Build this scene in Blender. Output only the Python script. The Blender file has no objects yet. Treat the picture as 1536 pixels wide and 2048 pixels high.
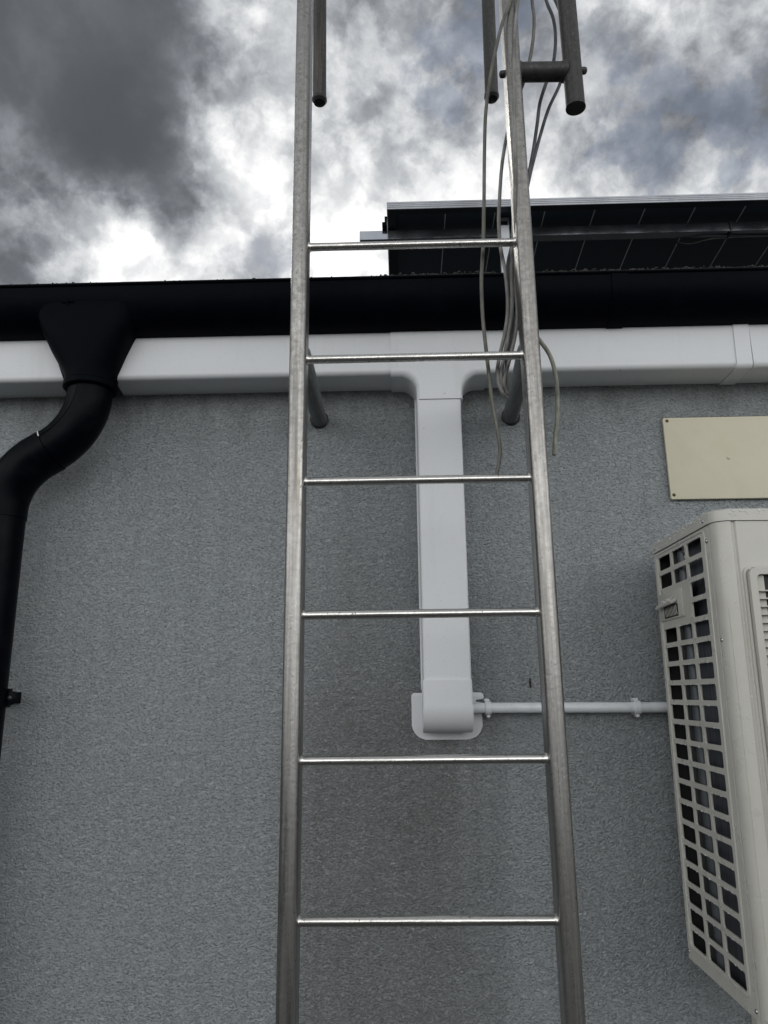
# Blender 4.5 scene: rendered wall with fixed steel access ladder, trunking, downpipe, air conditioner, cloudy sky
import bpy, bmesh, math, random
from mathutils import Vector, Matrix, noise
random.seed(7)
S = bpy.context.scene
PI = math.pi

# ------------------------------------------------------------------ camera
cam = bpy.data.cameras.new("camera"); camo = bpy.data.objects.new("camera", cam)
S.collection.objects.link(camo); S.camera = camo
cam.sensor_fit = 'VERTICAL'; cam.sensor_height = 24.0; cam.lens = 24.0 * 1470.72 / 2048
cam.clip_start = 0.02; cam.clip_end = 5000
camo.matrix_world = Matrix(((0.999637, 0.016982, 0.020903, 0.196685), (0.024368, -0.239787, -0.970520, -1.929373), (-0.011469, 0.970677, -0.240113, -0.037209), (0.000000, 0.000000, 0.000000, 1.000000)))
S.render.resolution_x = 768; S.render.resolution_y = 1024

# ------------------------------------------------------------------ exposure, sun
S.view_settings.view_transform = 'Standard'; S.view_settings.look = 'None'
S.view_settings.exposure = 0.0; S.view_settings.gamma = 1.0
SUN_DIR = Vector((-0.355, 0.756, 0.55)).normalized()
sl = bpy.data.lights.new("sun", 'SUN'); sl.energy = .5; sl.angle = math.radians(18); sl.color = (1, .96, .9)
so = bpy.data.objects.new("sun", sl); S.collection.objects.link(so)
so.rotation_euler = (-SUN_DIR).to_track_quat('-Z', 'Y').to_euler()

# ------------------------------------------------------------------ node helper
class NT:
    def __init__(s, tree): s.t = tree; s.n = tree.nodes; s.l = tree.links
    def node(s, typ, ins=None, **kw):
        nd = s.n.new(typ)
        for k, v in kw.items(): setattr(nd, k, v)
        for k, v in (ins or {}).items():
            sock = nd.inputs[k]
            if isinstance(v, bpy.types.NodeSocket): s.l.new(v, sock)
            else: sock.default_value = v
        return nd
    def math(s, op, a, b=0.0, c=0.0, clamp=False):
        return s.node('ShaderNodeMath', {0: a, 1: b, 2: c}, operation=op, use_clamp=clamp).outputs[0]
    def vmath(s, op, a, b=(0, 0, 0)):
        nd = s.node('ShaderNodeVectorMath', {0: a, 1: b}, operation=op)
        return nd.outputs['Value'] if op in ('DOT_PRODUCT', 'LENGTH', 'DISTANCE') else nd.outputs[0]
    def scale(s, a, f):
        nd = s.node('ShaderNodeVectorMath', {0: a}, operation='SCALE'); 
        if isinstance(f, bpy.types.NodeSocket): s.l.new(f, nd.inputs['Scale'])
        else: nd.inputs['Scale'].default_value = f
        return nd.outputs[0]
    def noise(s, vec, scale, detail=4, rough=.55, dist=0.0, col=False):
        nd = s.node('ShaderNodeTexNoise', {'Vector': vec, 'Scale': scale, 'Detail': detail, 'Roughness': rough, 'Distortion': dist})
        return nd.outputs['Color' if col else 'Fac']
    def ramp(s, fac, stops, interp='LINEAR'):
        nd = s.node('ShaderNodeValToRGB', {'Fac': fac}); cr = nd.color_ramp; cr.interpolation = interp
        while len(cr.elements) < len(stops): cr.elements.new(.5)
        for e, (p, c) in zip(cr.elements, stops):
            e.position = p; e.color = (*c, 1) if isinstance(c, tuple) else (c, c, c, 1)
        return nd.outputs['Color']
    def mix(s, fac, a, b, mode='MIX'):
        nd = s.n.new('ShaderNodeMix'); nd.data_type = 'RGBA'; nd.blend_type = mode
        for i, v in ((0, fac), (6, a), (7, b)):
            if isinstance(v, bpy.types.NodeSocket): s.l.new(v, nd.inputs[i])
            elif i == 0: nd.inputs[i].default_value = v
            else: nd.inputs[i].default_value = (*v, 1) if len(v) == 3 else v
        return nd.outputs[2]
    def mapr(s, v, a, b, c=0.0, d=1.0, smooth=False):
        return s.node('ShaderNodeMapRange', {'Value': v, 'From Min': a, 'From Max': b, 'To Min': c, 'To Max': d},
                      interpolation_type='SMOOTHSTEP' if smooth else 'LINEAR').outputs['Result']

# ------------------------------------------------------------------ world: broken cloud over a Nishita sky
W = bpy.data.worlds.new("World"); S.world = W; W.use_nodes = True
nt = NT(W.node_tree); nt.n.clear()
dirv = nt.node('ShaderNodeTexCoord').outputs['Generated']
sky = nt.node('ShaderNodeTexSky', sky_type='NISHITA', sun_disc=False, sun_elevation=math.asin(SUN_DIR.z),
              sun_rotation=math.atan2(SUN_DIR.x, SUN_DIR.y)).outputs[0]
w1 = nt.vmath('SUBTRACT', nt.noise(dirv, 7.0, 6, .6, col=True), (.5, .5, .5))
w2 = nt.vmath('SUBTRACT', nt.noise(dirv, 26.0, 5, .6, col=True), (.5, .5, .5))
wd = nt.vmath('NORMALIZE', nt.vmath('ADD', dirv, nt.vmath('ADD', nt.scale(w1, .085), nt.scale(w2, .035))))
TAB = [(-0.419,0.572,0.705,-0.138),(-0.370,0.586,0.721,-0.059),(-0.317,0.600,0.735,-0.041),(-0.262,0.612,0.747,-0.092),(-0.204,0.622,0.756,-0.124),(-0.144,0.630,0.764,0.001),(-0.082,0.635,0.768,0.032),(-0.019,0.639,0.769,-0.061),(0.044,0.639,0.768,0.041),(0.106,0.638,0.763,0.011),(0.167,0.634,0.756,-0.117),(0.226,0.627,0.745,0.317),(0.283,0.619,0.733,0.225),(0.336,0.609,0.719,-0.012),(0.387,0.597,0.703,-0.017),(-0.410,0.607,0.681,0.092),(-0.358,0.622,0.696,-0.070),(-0.303,0.636,0.710,0.021),(-0.245,0.648,0.721,-0.034),(-0.185,0.658,0.730,0.136),(-0.122,0.666,0.736,0.135),(-0.058,0.671,0.739,-0.119),(0.007,0.674,0.739,0.096),(0.072,0.673,0.736,-0.098),(0.136,0.670,0.730,-0.077),(0.198,0.664,0.721,-0.063),(0.258,0.656,0.710,-0.144),(0.314,0.645,0.696,-0.028),(0.368,0.633,0.681,0.001),(0.418,0.620,0.664,0.007),(-0.442,0.625,0.644,-0.235),(-0.391,0.642,0.660,-0.073),(-0.337,0.658,0.674,-0.059),(-0.279,0.672,0.686,-0.024),(-0.218,0.684,0.696,-0.172),(-0.154,0.694,0.704,0.024),(-0.089,0.701,0.708,-0.009),(-0.022,0.704,0.709,-0.052),(0.044,0.705,0.708,0.014),(0.110,0.703,0.703,-0.007),(0.175,0.697,0.695,0.096),(0.237,0.689,0.685,-0.151),(0.297,0.679,0.672,-0.001),(0.353,0.666,0.657,0.027),(0.405,0.652,0.641,-0.026),(-0.430,0.658,0.618,0.131),(-0.377,0.676,0.633,0.108),(-0.320,0.693,0.646,0.034),(-0.260,0.707,0.658,-0.127),(-0.196,0.719,0.667,0.065),(-0.130,0.728,0.673,-0.007),(-0.063,0.734,0.676,0.016),(0.006,0.737,0.676,0.024),(0.074,0.736,0.673,-0.026),(0.141,0.732,0.667,0.179),(0.207,0.724,0.658,0.148),(0.269,0.714,0.646,0.182),(0.328,0.701,0.633,-0.016),(0.384,0.687,0.617,-0.033),(0.435,0.671,0.601,-0.021),(-0.461,0.673,0.578,-0.252),(-0.410,0.693,0.593,0.173),(-0.354,0.712,0.607,-0.471),(-0.294,0.728,0.619,-0.132),(-0.230,0.743,0.629,0.232),(-0.164,0.754,0.636,-0.040),(-0.095,0.762,0.641,0.032),(-0.025,0.766,0.642,0.004),(0.045,0.767,0.640,-0.105),(0.114,0.764,0.636,-0.085),(0.182,0.757,0.628,-0.226),(0.247,0.747,0.617,-0.160),(0.309,0.734,0.605,-0.259),(0.367,0.719,0.590,-0.003),(0.421,0.702,0.574,-0.123),(-0.448,0.704,0.551,0.173),(-0.393,0.725,0.565,-0.253),(-0.335,0.744,0.578,0.458),(-0.273,0.761,0.589,-0.392),(-0.207,0.775,0.598,0.205),(-0.138,0.785,0.604,0.104),(-0.067,0.792,0.607,-0.024),(0.004,0.795,0.607,0.164),(0.076,0.794,0.604,0.144),(0.146,0.788,0.598,0.282),(0.214,0.780,0.589,0.158),(0.279,0.767,0.578,0.208),(0.340,0.752,0.564,0.222),(0.397,0.735,0.549,0.121),(0.449,0.717,0.534,0.105),(-0.477,0.715,0.511,-0.061),(-0.424,0.737,0.526,0.014),(-0.367,0.758,0.539,0.097),(-0.306,0.777,0.550,0.147),(-0.241,0.793,0.559,-0.272),(-0.172,0.806,0.566,0.138),(-0.101,0.815,0.571,0.161),(-0.028,0.820,0.572,-0.084),(-0.462,0.747,0.478,-0.145),(-0.407,0.770,0.491,-0.045),(-0.348,0.792,0.502,0.197),(-0.284,0.811,0.512,0.174),(-0.216,0.826,0.520,0.273),(-0.145,0.838,0.526,-0.310),(-0.071,0.846,0.529,0.373)]
K = 385.8
acc = 0.66
for cx, cy, cz, cw in TAB:      # soft cloud masses, each at its own place in the sky
    d = nt.vmath('DOT_PRODUCT', wd, (cx, cy, cz))
    e = nt.math('EXPONENT', nt.math('MULTIPLY_ADD', d, K, -K))
    acc = nt.math('MULTIPLY_ADD', e, cw, acc)
f1 = nt.noise(dirv, 6.0, 7, .52); f2 = nt.noise(nt.vmath('ADD', dirv, nt.scale(w1, .06)), 19.0, 8, .54)
det = nt.math('ADD', nt.math('MULTIPLY_ADD', nt.mapr(f1, .3, .7, 0, 1, True), .15, -.075), nt.math('MULTIPLY_ADD', nt.mapr(f2, .34, .66, 0, 1, True), .21, -.105))
f3 = nt.noise(nt.vmath('ADD', dirv, nt.scale(w2, .05)), 48.0, 6, .6)
edge = nt.math('SUBTRACT', 1.0, nt.math('MULTIPLY', nt.math('ABSOLUTE', nt.math('SUBTRACT', acc, .70)), 3.0), clamp=True)
da = nt.math('SUBTRACT', acc, .66)
acc = nt.math('ADD', .66, nt.math('ADD', nt.math('MULTIPLY', nt.math('MINIMUM', da, 0.0), 1.22), nt.math('MULTIPLY', nt.math('MAXIMUM', da, 0.0), .92)))
acc = nt.math('ADD', acc, .02)
det = nt.math('MULTIPLY_ADD', nt.math('MULTIPLY_ADD', f3, .22, -.11), nt.math('MULTIPLY_ADD', edge, .7, .3), det)
# unseen sky behind the viewer, brightened in a low band to light the wall
dy = nt.node('ShaderNodeSeparateXYZ', {0: dirv}).outputs
back = nt.mapr(dy[1], .25, -.35, 0, 1, True)
amp = nt.mapr(acc, .36, .66, .25, 1.15, True)
v = nt.math('MULTIPLY_ADD', det, amp, acc)
v = nt.math('ADD', v, nt.math('MULTIPLY', back, .50))
v = nt.math('SMOOTH_MAX', v, .355, .22)
band = nt.math('MULTIPLY', nt.mapr(dy[2], -.02, .12, 0, 1, True), nt.mapr(dy[2], .34, .66, 1, 0, True))
zen = nt.math('MULTIPLY_ADD', band, .74, -.50)
v = nt.math('ADD', v, nt.math('MULTIPLY', back, zen))
v = nt.math('MAXIMUM', v, .16)
lum = nt.math('POWER', v, 2.25)
tint = nt.ramp(v, [(.38, (.92, .99, 1.10)), (.60, (.95, .99, 1.07)), (.80, (.97, 1.0, 1.03)), (1.0, (1.0, 1.0, 1.0))])
cloud = nt.vmath('MULTIPLY', tint, nt.node('ShaderNodeCombineXYZ', {0: lum, 1: lum, 2: lum}).outputs[0])
cloud = nt.scale(cloud, 10.0)
# gaps of blue sky
blue = 0.0
for cx, cy, cz, r, a in [(-0.1695,0.8335,0.5258,0.045,1.1),(0.0997,0.6686,0.7369,0.05,0.8),(0.0617,0.7047,0.7068,0.05,0.9),(0.2596,0.6787,0.6870,0.06,0.55),(0.2969,0.7302,0.6153,0.05,0.9),(0.2491,0.7432,0.6210,0.03,0.5),(0.3995,0.6981,0.5942,0.05,0.8),(0.1549,0.6683,0.7276,0.03,0.5),(0.3408,0.6885,0.6401,0.05,0.4),(0.0594,0.7329,0.6777,0.025,0.5)]:
    d = nt.vmath('DOT_PRODUCT', wd, (cx, cy, cz))
    kk = 1 / r ** 2
    e = nt.math('EXPONENT', nt.math('MULTIPLY_ADD', d, kk, -kk))
    blue = nt.math('MULTIPLY_ADD', e, a, blue)
gn = nt.noise(nt.vmath('ADD', dirv, (3.1, 1.7, .4)), 24.0, 7, .6)
gap = nt.mapr(nt.math('MULTIPLY', blue, nt.mapr(gn, .36, .62, .1, 1.3)), .35, 1.2, 0, .45, True)
skyb = nt.scale(sky, 1.1)
bluec = nt.mix(.12, (1.9, 2.35, 3.2), skyb)
skyc = nt.mix(gap, cloud, bluec)
# ground haze below horizon stays dim
bg = nt.node('ShaderNodeBackground', {'Color': skyc, 'Strength': 0.1})
nt.l.new(bg.outputs[0], nt.node('ShaderNodeOutputWorld').inputs[0])
W.cycles.sampling_method = 'MANUAL'; W.cycles.sample_map_resolution = 512

# ------------------------------------------------------------------ materials
def material(name):
    m = bpy.data.materials.new(name); m.use_nodes = True
    t = NT(m.node_tree); b = m.node_tree.nodes['Principled BSDF']
    return m, t, b
def setp(b, **k):
    names = {'base': 'Base Color', 'rough': 'Roughness', 'metal': 'Metallic', 'spec': 'Specular IOR Level', 'coat': 'Coat Weight', 'coatr': 'Coat Roughness'}
    for a, v in k.items():
        s = b.inputs[names[a]]
        if isinstance(v, bpy.types.NodeSocket): b.id_data.links.new(v, s)
        elif a == 'base': s.default_value = (*v, 1)
        else: s.default_value = v
def objc(t): return t.node('ShaderNodeTexCoord').outputs['Object']
def geo(t): return t.node('ShaderNodeNewGeometry').outputs['Position']
def bump(t, b, h, dist, strength=1.0):
    t.l.new(t.node('ShaderNodeBump', {'Height': h, 'Distance': dist, 'Strength': strength}).outputs[0], b.inputs['Normal'])
def mapv(t, v, sc): return t.node('ShaderNodeMapping', {'Vector': v, 'Scale': sc}).outputs[0]

def m_wall():
    m, t, b = material('wall_render')
    p = geo(t)
    pw = t.vmath('ADD', p, t.scale(t.vmath('SUBTRACT', t.noise(p, 60, 2, .5, col=True), (.5, .5, .5)), .012))
    rot = t.node('ShaderNodeMapping', {'Vector': pw, 'Rotation': (0, math.radians(20), 0), 'Scale': (.80, 1, 1.2)}).outputs[0]
    g1 = t.noise(rot, 185, 4, .62, .0)
    g2 = t.noise(rot, 430, 2, .5)
    g0 = t.noise(p, 34, 3, .5)
    h = t.math('ADD', t.mapr(g1, .32, .68), t.math('MULTIPLY', g2, .35))
    h = t.math('ADD', h, t.math('MULTIPLY', g0, .5))
    bump(t, b, h, .0075)
    xyz = t.node('ShaderNodeSeparateXYZ', {0: p}).outputs
    n = t.noise(p, 2.6, 5, .6, .4)
    # damp, grimy band running down behind the ladder
    wob = t.math('MULTIPLY_ADD', t.noise(mapv(t, p, (6.5, 1, .45)), 1.6, 6, .62), .30, -.15)
    xx = t.math('ADD', xyz[0], wob)
    band = t.math('MULTIPLY', t.mapr(xx, -.18, .06, 0, 1, True), t.mapr(xx, .53, .26, 0, 1, True))
    fade = t.mapr(t.math('ADD', xyz[2], t.math('MULTIPLY', wob, 1.5)), .62, -.22, .22, 1, True)
    stain = t.math('MULTIPLY', t.math('MULTIPLY', band, fade), t.mapr(n, .3, .7, .65, 1.1))
    streak = t.noise(mapv(t, p, (12, 1, .4)), 2.2, 6, .65, .2)
    big = t.noise(p, 1.1, 3, .5)
    col = t.mix(t.mapr(n, .3, .7), (.475, .530, .555), (.53, .572, .588))
    col = t.mix(t.mapr(big, .35, .65, 0, .5), col, (.43, .46, .485))
    col = t.mix(t.mapr(streak, .45, .7, 0, .30), col, (.345, .362, .368))
    col = t.mix(t.math('MULTIPLY', stain, .72), col, (.165, .160, .148))
    upper_dark = t.math('MULTIPLY', t.mapr(xyz[2], .60, .78, 0, 1, True), t.mapr(t.noise(mapv(t, p, (5, 1, 1.5)), 3, 5, .6), .4, .65, .15, .75))  # patchy grey-green darkening toward the trunking
    col = t.mix(upper_dark, col, (.22, .235, .22))
    # relief shade of the grain put into the colour, darkest in the pits
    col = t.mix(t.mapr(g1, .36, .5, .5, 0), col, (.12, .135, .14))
    vo = t.node('ShaderNodeTexVoronoi', {'Vector': rot, 'Scale': 235.0}).outputs
    rc = t.node('ShaderNodeSeparateColor', {0: vo['Color']}).outputs
    col = t.mix(t.math('MULTIPLY', t.mapr(rc[0], .5, 1.0), .30), col, (.62, .66, .66))
    col = t.mix(t.math('MULTIPLY', t.mapr(rc[1], .6, 1.0), .42), col, (.13, .145, .15))
    fl = t.math('MULTIPLY', t.math('GREATER_THAN', rc[2], .975), t.mapr(vo['Distance'], .15, .35, .75, 0))
    col = t.mix(fl, col, (.86, .88, .88))  # wet sparkle painted as rare pale flecks
    setp(b, base=col, rough=t.mapr(stain, 0, 1, .62, .36), spec=.45)
    return m

def m_plain(name, base, rough, metal=0.0, var=.06, spec=.5, nb=0.0, ns=220, coat=0.0, dirt=None, ds=9):
    m, t, b = material(name)
    p = objc(t)
    n = t.noise(p, 14, 4, .6)
    c = t.mix(n, tuple(x * (1 - var) for x in base), tuple(min(1, x * (1 + var)) for x in base))
    if dirt:
        dm = t.mapr(t.noise(p, ds, 6, .65, .3), .5, .72, 0, dirt[1])
        c = t.mix(dm, c, dirt[0])
    setp(b, base=c, rough=t.mapr(n, .3, .7, max(.02, rough - .06), rough + .06), metal=metal, spec=spec, coat=coat)
    if nb: bump(t, b, t.noise(p, ns, 3, .5), nb)
    return m

def m_trunk():
    m, t, b = material('white_trunking_plastic')
    p = geo(t)
    n = t.noise(p, 5, 5, .6)
    c = t.mix(n, (.62, .645, .665), (.70, .72, .73))
    st = t.mapr(t.noise(mapv(t, p, (26, 20, 2.2)), 1.5, 6, .65, .3), .55, .8, 0, .28)
    c = t.mix(st, c, (.48, .49, .47))
    fine = t.mapr(t.noise(p, 170, 3, .6), .64, .72, 0, .32)
    c = t.mix(fine, c, (.34, .34, .31))
    spk = t.node('ShaderNodeTexVoronoi', {'Vector': p, 'Scale': 34.0}).outputs
    sel = t.math('GREATER_THAN', t.node('ShaderNodeSeparateColor', {0: spk['Color']}).outputs[0], .86)
    dot = t.math('MULTIPLY', t.mapr(spk['Distance'], .045, .085, 1, 0), sel)
    c = t.mix(t.math('MULTIPLY', dot, .75), c, (.07, .065, .05))
    setp(b, base=c, rough=t.mapr(n, .3, .7, .36, .5), spec=.5)
    bump(t, b, t.noise(p, 420, 2, .5), .00025)
    return m

def m_steel(name, bright=(.56, .55, .53), dark=(.26, .25, .235), rough=.36, metal=.85, axis='z', stain=.6):
    m, t, b = material(name)
    p = geo(t)
    sc = {'z': (48, 48, 1.3), 'x': (1.6, 60, 60), 'y': (60, 2, 60)}[axis]
    s1 = t.noise(mapv(t, p, sc), 1.0, 6, .65, .25)
    s2 = t.noise(mapv(t, p, tuple(q * 3.2 for q in sc)), 1.0, 4, .6)
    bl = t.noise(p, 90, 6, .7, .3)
    c = t.mix(t.mapr(s1, .35, .66), bright, dark)
    c = t.mix(t.mapr(s2, .48, .7, 0, .5), c, tuple(x * .72 for x in dark))
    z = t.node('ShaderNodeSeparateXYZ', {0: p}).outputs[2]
    mot_shade = t.math('MULTIPLY', t.mapr(bl, .40, .68), t.mapr(z, -.1, 1.2, .18, .9, True))  # worn mottle, plus shade toward the ladder top put into the colour
    c = t.mix(mot_shade, c, tuple(x * .85 for x in dark))
    br = t.noise(mapv(t, p, tuple(q * .8 for q in sc)), 1.3, 6, .7, .7)
    c = t.mix(t.mapr(br, .56, .72, 0, stain), c, (.23, .195, .14))
    sp = t.mapr(t.noise(p, 120, 2, .5), .67, .71, 0, .7)
    c = t.mix(sp, c, (.10, .09, .08))
    rg = t.math('ADD', t.mapr(s2, .3, .7, rough - .05, rough + .12), t.math('MULTIPLY', mot_shade, .2))
    setp(b, base=c, rough=rg, metal=metal)
    bump(t, b, t.math('ADD', bl, t.math('MULTIPLY', s2, .6)), .0004)
    return m

def m_cable(name, base, moss):
    m, t, b = material(name)
    p = geo(t)
    n = t.noise(mapv(t, p, (60, 60, 16)), 1, 5, .65)
    c = t.mix(t.mapr(n, .35, .62), base, tuple(x * .42 for x in base))
    g = t.mapr(t.noise(mapv(t, p, (80, 80, 22)), 1.3, 5, .6), .5, .66, 0, moss)
    c = t.mix(g, c, (.10, .105, .035))
    setp(b, base=c, rough=.62)
    return m

M = {}
M['wall'] = m_wall()
M['trunk'] = m_trunk()
M['pvc'] = m_plain('white_pvc', (.68, .71, .73), .33, var=.04, dirt=((.42, .44, .44), .35), ds=30)
M['black'] = m_plain('black_gutter_plastic', (.0008, .0018, .0036), .5, var=.25, spec=.035, dirt=((.003, .005, .008), .5), ds=14, nb=.0002)
M['blackpipe'] = m_plain('black_pipe_plastic', (.0008, .0016, .0032), .36, var=.2, spec=.06, dirt=((.007, .009, .011), .5), ds=18)
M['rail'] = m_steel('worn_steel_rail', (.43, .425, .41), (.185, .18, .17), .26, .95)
M['rung'] = m_steel('worn_steel_rung', (.80, .79, .76), (.55, .54, .51), .16, 1.0, 'x', .35)
M['tube'] = m_steel('dull_steel_tube', (.06, .061, .06), (.028, .028, .027), .42, .25, 'z', .35)
M['stub'] = m_steel('galvanised_stub', (.22, .235, .235), (.12, .13, .13), .55, .4, 'y', .3)
M['seal'] = m_plain('black_sealant', (.012, .012, .012), .5)
M['cap'] = m_plain('dark_rubber_cap', (.02, .02, .02), .35)
M['cabA'] = m_cable('weathered_cable', (.17, .17, .155), .85)
M['cabB'] = m_cable('grey_cable', (.28, .28, .268), .12)
M['cabD'] = m_cable('dark_cable', (.11, .115, .13), .05)
M['cabE'] = m_cable('pale_cable', (.30, .31, .26), .55)
M['cream'] = m_plain('cream_painted_plate', (.58, .55, .425), .5, var=.03, nb=.0005, ns=500, dirt=((.50, .44, .28), .35), ds=6)
M['ac'] = m_plain('ac_painted_metal', (.50, .495, .45), .30, var=.025, spec=.5, dirt=((.40, .39, .345), .4), ds=7, nb=.0002)
M['acg'] = m_plain('ac_grille_plastic', (.48, .475, .43), .42, var=.03, dirt=((.32, .32, .29), .3), ds=9)
M['acdark'] = m_plain('ac_recess_shade', (.012, .013, .014), .7)
M['copper'] = m_plain('coil_tube', (.085, .095, .105), .4, metal=.4, var=.5)
M['foam'] = m_plain('insulation_foam', (.05, .055, .055), .8, var=.6, nb=.003, ns=160)
M['screw'] = m_plain('zinc_screw', (.5, .5, .5), .25, metal=1.0)
M['rusty'] = m_plain('rusty_screw', (.09, .06, .03), .7, var=.4)
M['alu'] = m_plain('anodised_aluminium', (.62, .64, .67), .30, metal=.9, var=.06)
M['galv'] = m_plain('galvanised_bracket', (.55, .58, .61), .5, metal=.35, var=.15)
M['roof'] = m_plain('dark_roof_felt', (.035, .036, .036), .9, var=.3, nb=.004, ns=120)
M['moss'] = m_plain('roof_grit', (.045, .046, .040), .95, var=.6)
M['ground'] = m_plain('tarmac', (.055, .055, .055), .85, var=.25, nb=.004, ns=90)
M['insect'] = m_plain('insect_body', (.006, .006, .006), .4)
m, t, b = material('solar_backsheet')
p = objc(t)
setp(b, base=t.mix(t.noise(p, 6, 3), (.045, .064, .085), (.058, .080, .104)), rough=.4, spec=.5)
M['back'] = m
M['flange'] = m_plain('shaded_aluminium', (.035, .042, .052), .35, metal=.4)  # same aluminium as the frame, its underside shade put into the colour
M['raila'] = m_plain('rail_aluminium', (.42, .45, .49), .14, metal=.95, var=.1)
M['line'] = m_plain('cell_gap_white', (.75, .75, .72), .6)
m, t, b = material('coil_fins')
xyz = t.node('ShaderNodeSeparateXYZ', {0: objc(t)}).outputs
wv = t.math('FRACT', t.math('MULTIPLY', xyz[1], 260.0))
fl = t.mapr(t.noise(mapv(t, objc(t), (1, 300, 12)), 1, 3, .5), .35, .7)
setp(b, base=t.mix(t.math('MULTIPLY', fl, .8), (.03, .034, .042), (.14, .155, .185)), rough=.4, metal=.5)
M['fins'] = m
m, t, b = material('water'); setp(b, base=(.85, .87, .88), rough=.04); b.inputs['Transmission Weight'].default_value = .25  # glint of the drops put into a pale base colour
b.inputs['IOR'].default_value = 1.33
M['water'] = m

# ------------------------------------------------------------------ mesh helpers
col = S.collection
def link(name, me, mat, parent=None, smooth=True, angle=35):
    if isinstance(me, bmesh.types.BMesh):
        bm = me; me = bpy.data.meshes.new(name)
        bmesh.ops.recalc_face_normals(bm, faces=bm.faces)
        bm.to_mesh(me); bm.free()
    me.materials.clear(); me.materials.append(mat)
    o = bpy.data.objects.new(name, me); col.objects.link(o)
    if parent: o.parent = parent
    if smooth:
        for f in me.polygons: f.use_smooth = True
        try: me.set_sharp_from_angle(angle=math.radians(angle))
        except Exception: pass
    return o
def tag(o, label=None, cat=None, group=None, kind=None):
    for k, v in (('label', label), ('category', cat), ('group', group), ('kind', kind)):
        if v: o[k] = v
    return o
def empty(name, loc=(0, 0, 0)):
    o = bpy.data.objects.new(name, None); o.location = loc; o.empty_display_size = .05; col.objects.link(o); return o
def box(bm, x0, x1, y0, y1, z0, z1, bev=0.0, seg=2):
    r = bmesh.ops.create_cube(bm, size=1)
    vs = r['verts']
    for v in vs:
        v.co = Vector(((x0 + x1) / 2 + v.co.x * (x1 - x0), (y0 + y1) / 2 + v.co.y * (y1 - y0), (z0 + z1) / 2 + v.co.z * (z1 - z0)))
    if bev:
        es = {e for v in vs for e in v.link_edges}
        bmesh.ops.bevel(bm, geom=list(es), offset=bev, segments=seg, affect='EDGES', profile=.5)
    return bm
def prism(bm, pts, axis, a, b, bev=0.0, seg=3, end=None):
    """extrude a closed 2D outline along axis from a to b; bevel the edges of the face at `end`"""
    def P(u, v, w):
        return {'x': (w, u, v), 'y': (u, w, v), 'z': (u, v, w)}[axis]
    A = [bm.verts.new(P(u, v, a)) for u, v in pts]; B = [bm.verts.new(P(u, v, b)) for u, v in pts]
    n = len(pts)
    bm.faces.new(A); fb = bm.faces.new(B)
    side = [bm.faces.new((A[i], A[(i + 1) % n], B[(i + 1) % n], B[i])) for i in range(n)]
    if bev:
        bmesh.ops.bevel(bm, geom=list(fb.edges), offset=bev, segments=seg, affect='EDGES', profile=.5)
    return bm
def catmull(pts, n=8):
    P = [Vector(p) for p in pts]; P = [2 * P[0] - P[1]] + P + [2 * P[-1] - P[-2]]
    out = []
    for i in range(1, len(P) - 2):
        a, b, c, d = P[i - 1:i + 3]
        for k in range(n):
            t = k / n
            out.append(.5 * ((2 * b) + (c - a) * t + (2 * a - 5 * b + 4 * c - d) * t * t + (3 * b - a - 3 * c + d) * t ** 3))
    out.append(P[-2]); return out
def tube(bm, pts, r, seg=16, caps=True, rad=None):
    pts = [Vector(p) for p in pts]
    up = Vector((0, 1, 0)) if abs((pts[1] - pts[0]).normalized().y) < .9 else Vector((1, 0, 0))
    rings = []
    for i, p in enumerate(pts):
        t = (pts[min(i + 1, len(pts) - 1)] - pts[max(i - 1, 0)]).normalized()
        a = t.cross(up).normalized(); up = a.cross(t).normalized()
        rr = rad[i] if rad else r
        rings.append([bm.verts.new(p + rr * (math.cos(2 * PI * k / seg) * a + math.sin(2 * PI * k / seg) * up)) for k in range(seg)])
    for A, B in zip(rings, rings[1:]):
        for k in range(seg): bm.faces.new((A[k], A[(k + 1) % seg], B[(k + 1) % seg], B[k]))
    if caps: bm.faces.new(rings[0]); bm.faces.new(rings[-1])
    return bm
def fillet(pts, radii, n=7):
    """round the corners of an open or closed polyline of 3D/2D points"""
    out = []; m_ = len(pts)
    for i, (p, r) in enumerate(zip(pts, radii)):
        p = Vector(p)
        if r == 0: out.append(p); continue
        a = (Vector(pts[i - 1]) - p).normalized(); b = (Vector(pts[(i + 1) % m_]) - p).normalized()
        ang = a.angle(b); d = r / math.tan(ang / 2)
        s, e = p + a * d, p + b * d
        c = p + (a + b).normalized() * (r / math.sin(ang / 2))
        for k in range(n + 1):
            q = s.lerp(e, k / n); v = (q - c)
            out.append(c + v.normalized() * r)
    return out
def screw(x, y, z, r, nrm, mat, parent, name='screw'):
    bm = bmesh.new()
    bmesh.ops.create_uvsphere(bm, u_segments=14, v_segments=8, radius=r)
    for v in bm.verts: v.co.z *= .55
    rot = Vector(nrm).to_track_quat('Z', 'Y').to_matrix().to_4x4()
    bmesh.ops.transform(bm, matrix=Matrix.Translation((x, y, z)) @ rot, verts=bm.verts)
    return link(name, bm, mat, parent)

# ------------------------------------------------------------------ setting: ground, house
bm = bmesh.new(); GZ = -1.55
bmesh.ops.create_grid(bm, x_segments=2, y_segments=2, size=600)
for v in bm.verts: v.co.z = GZ
tag(link('ground', bm, M['ground']), kind='structure')

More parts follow.
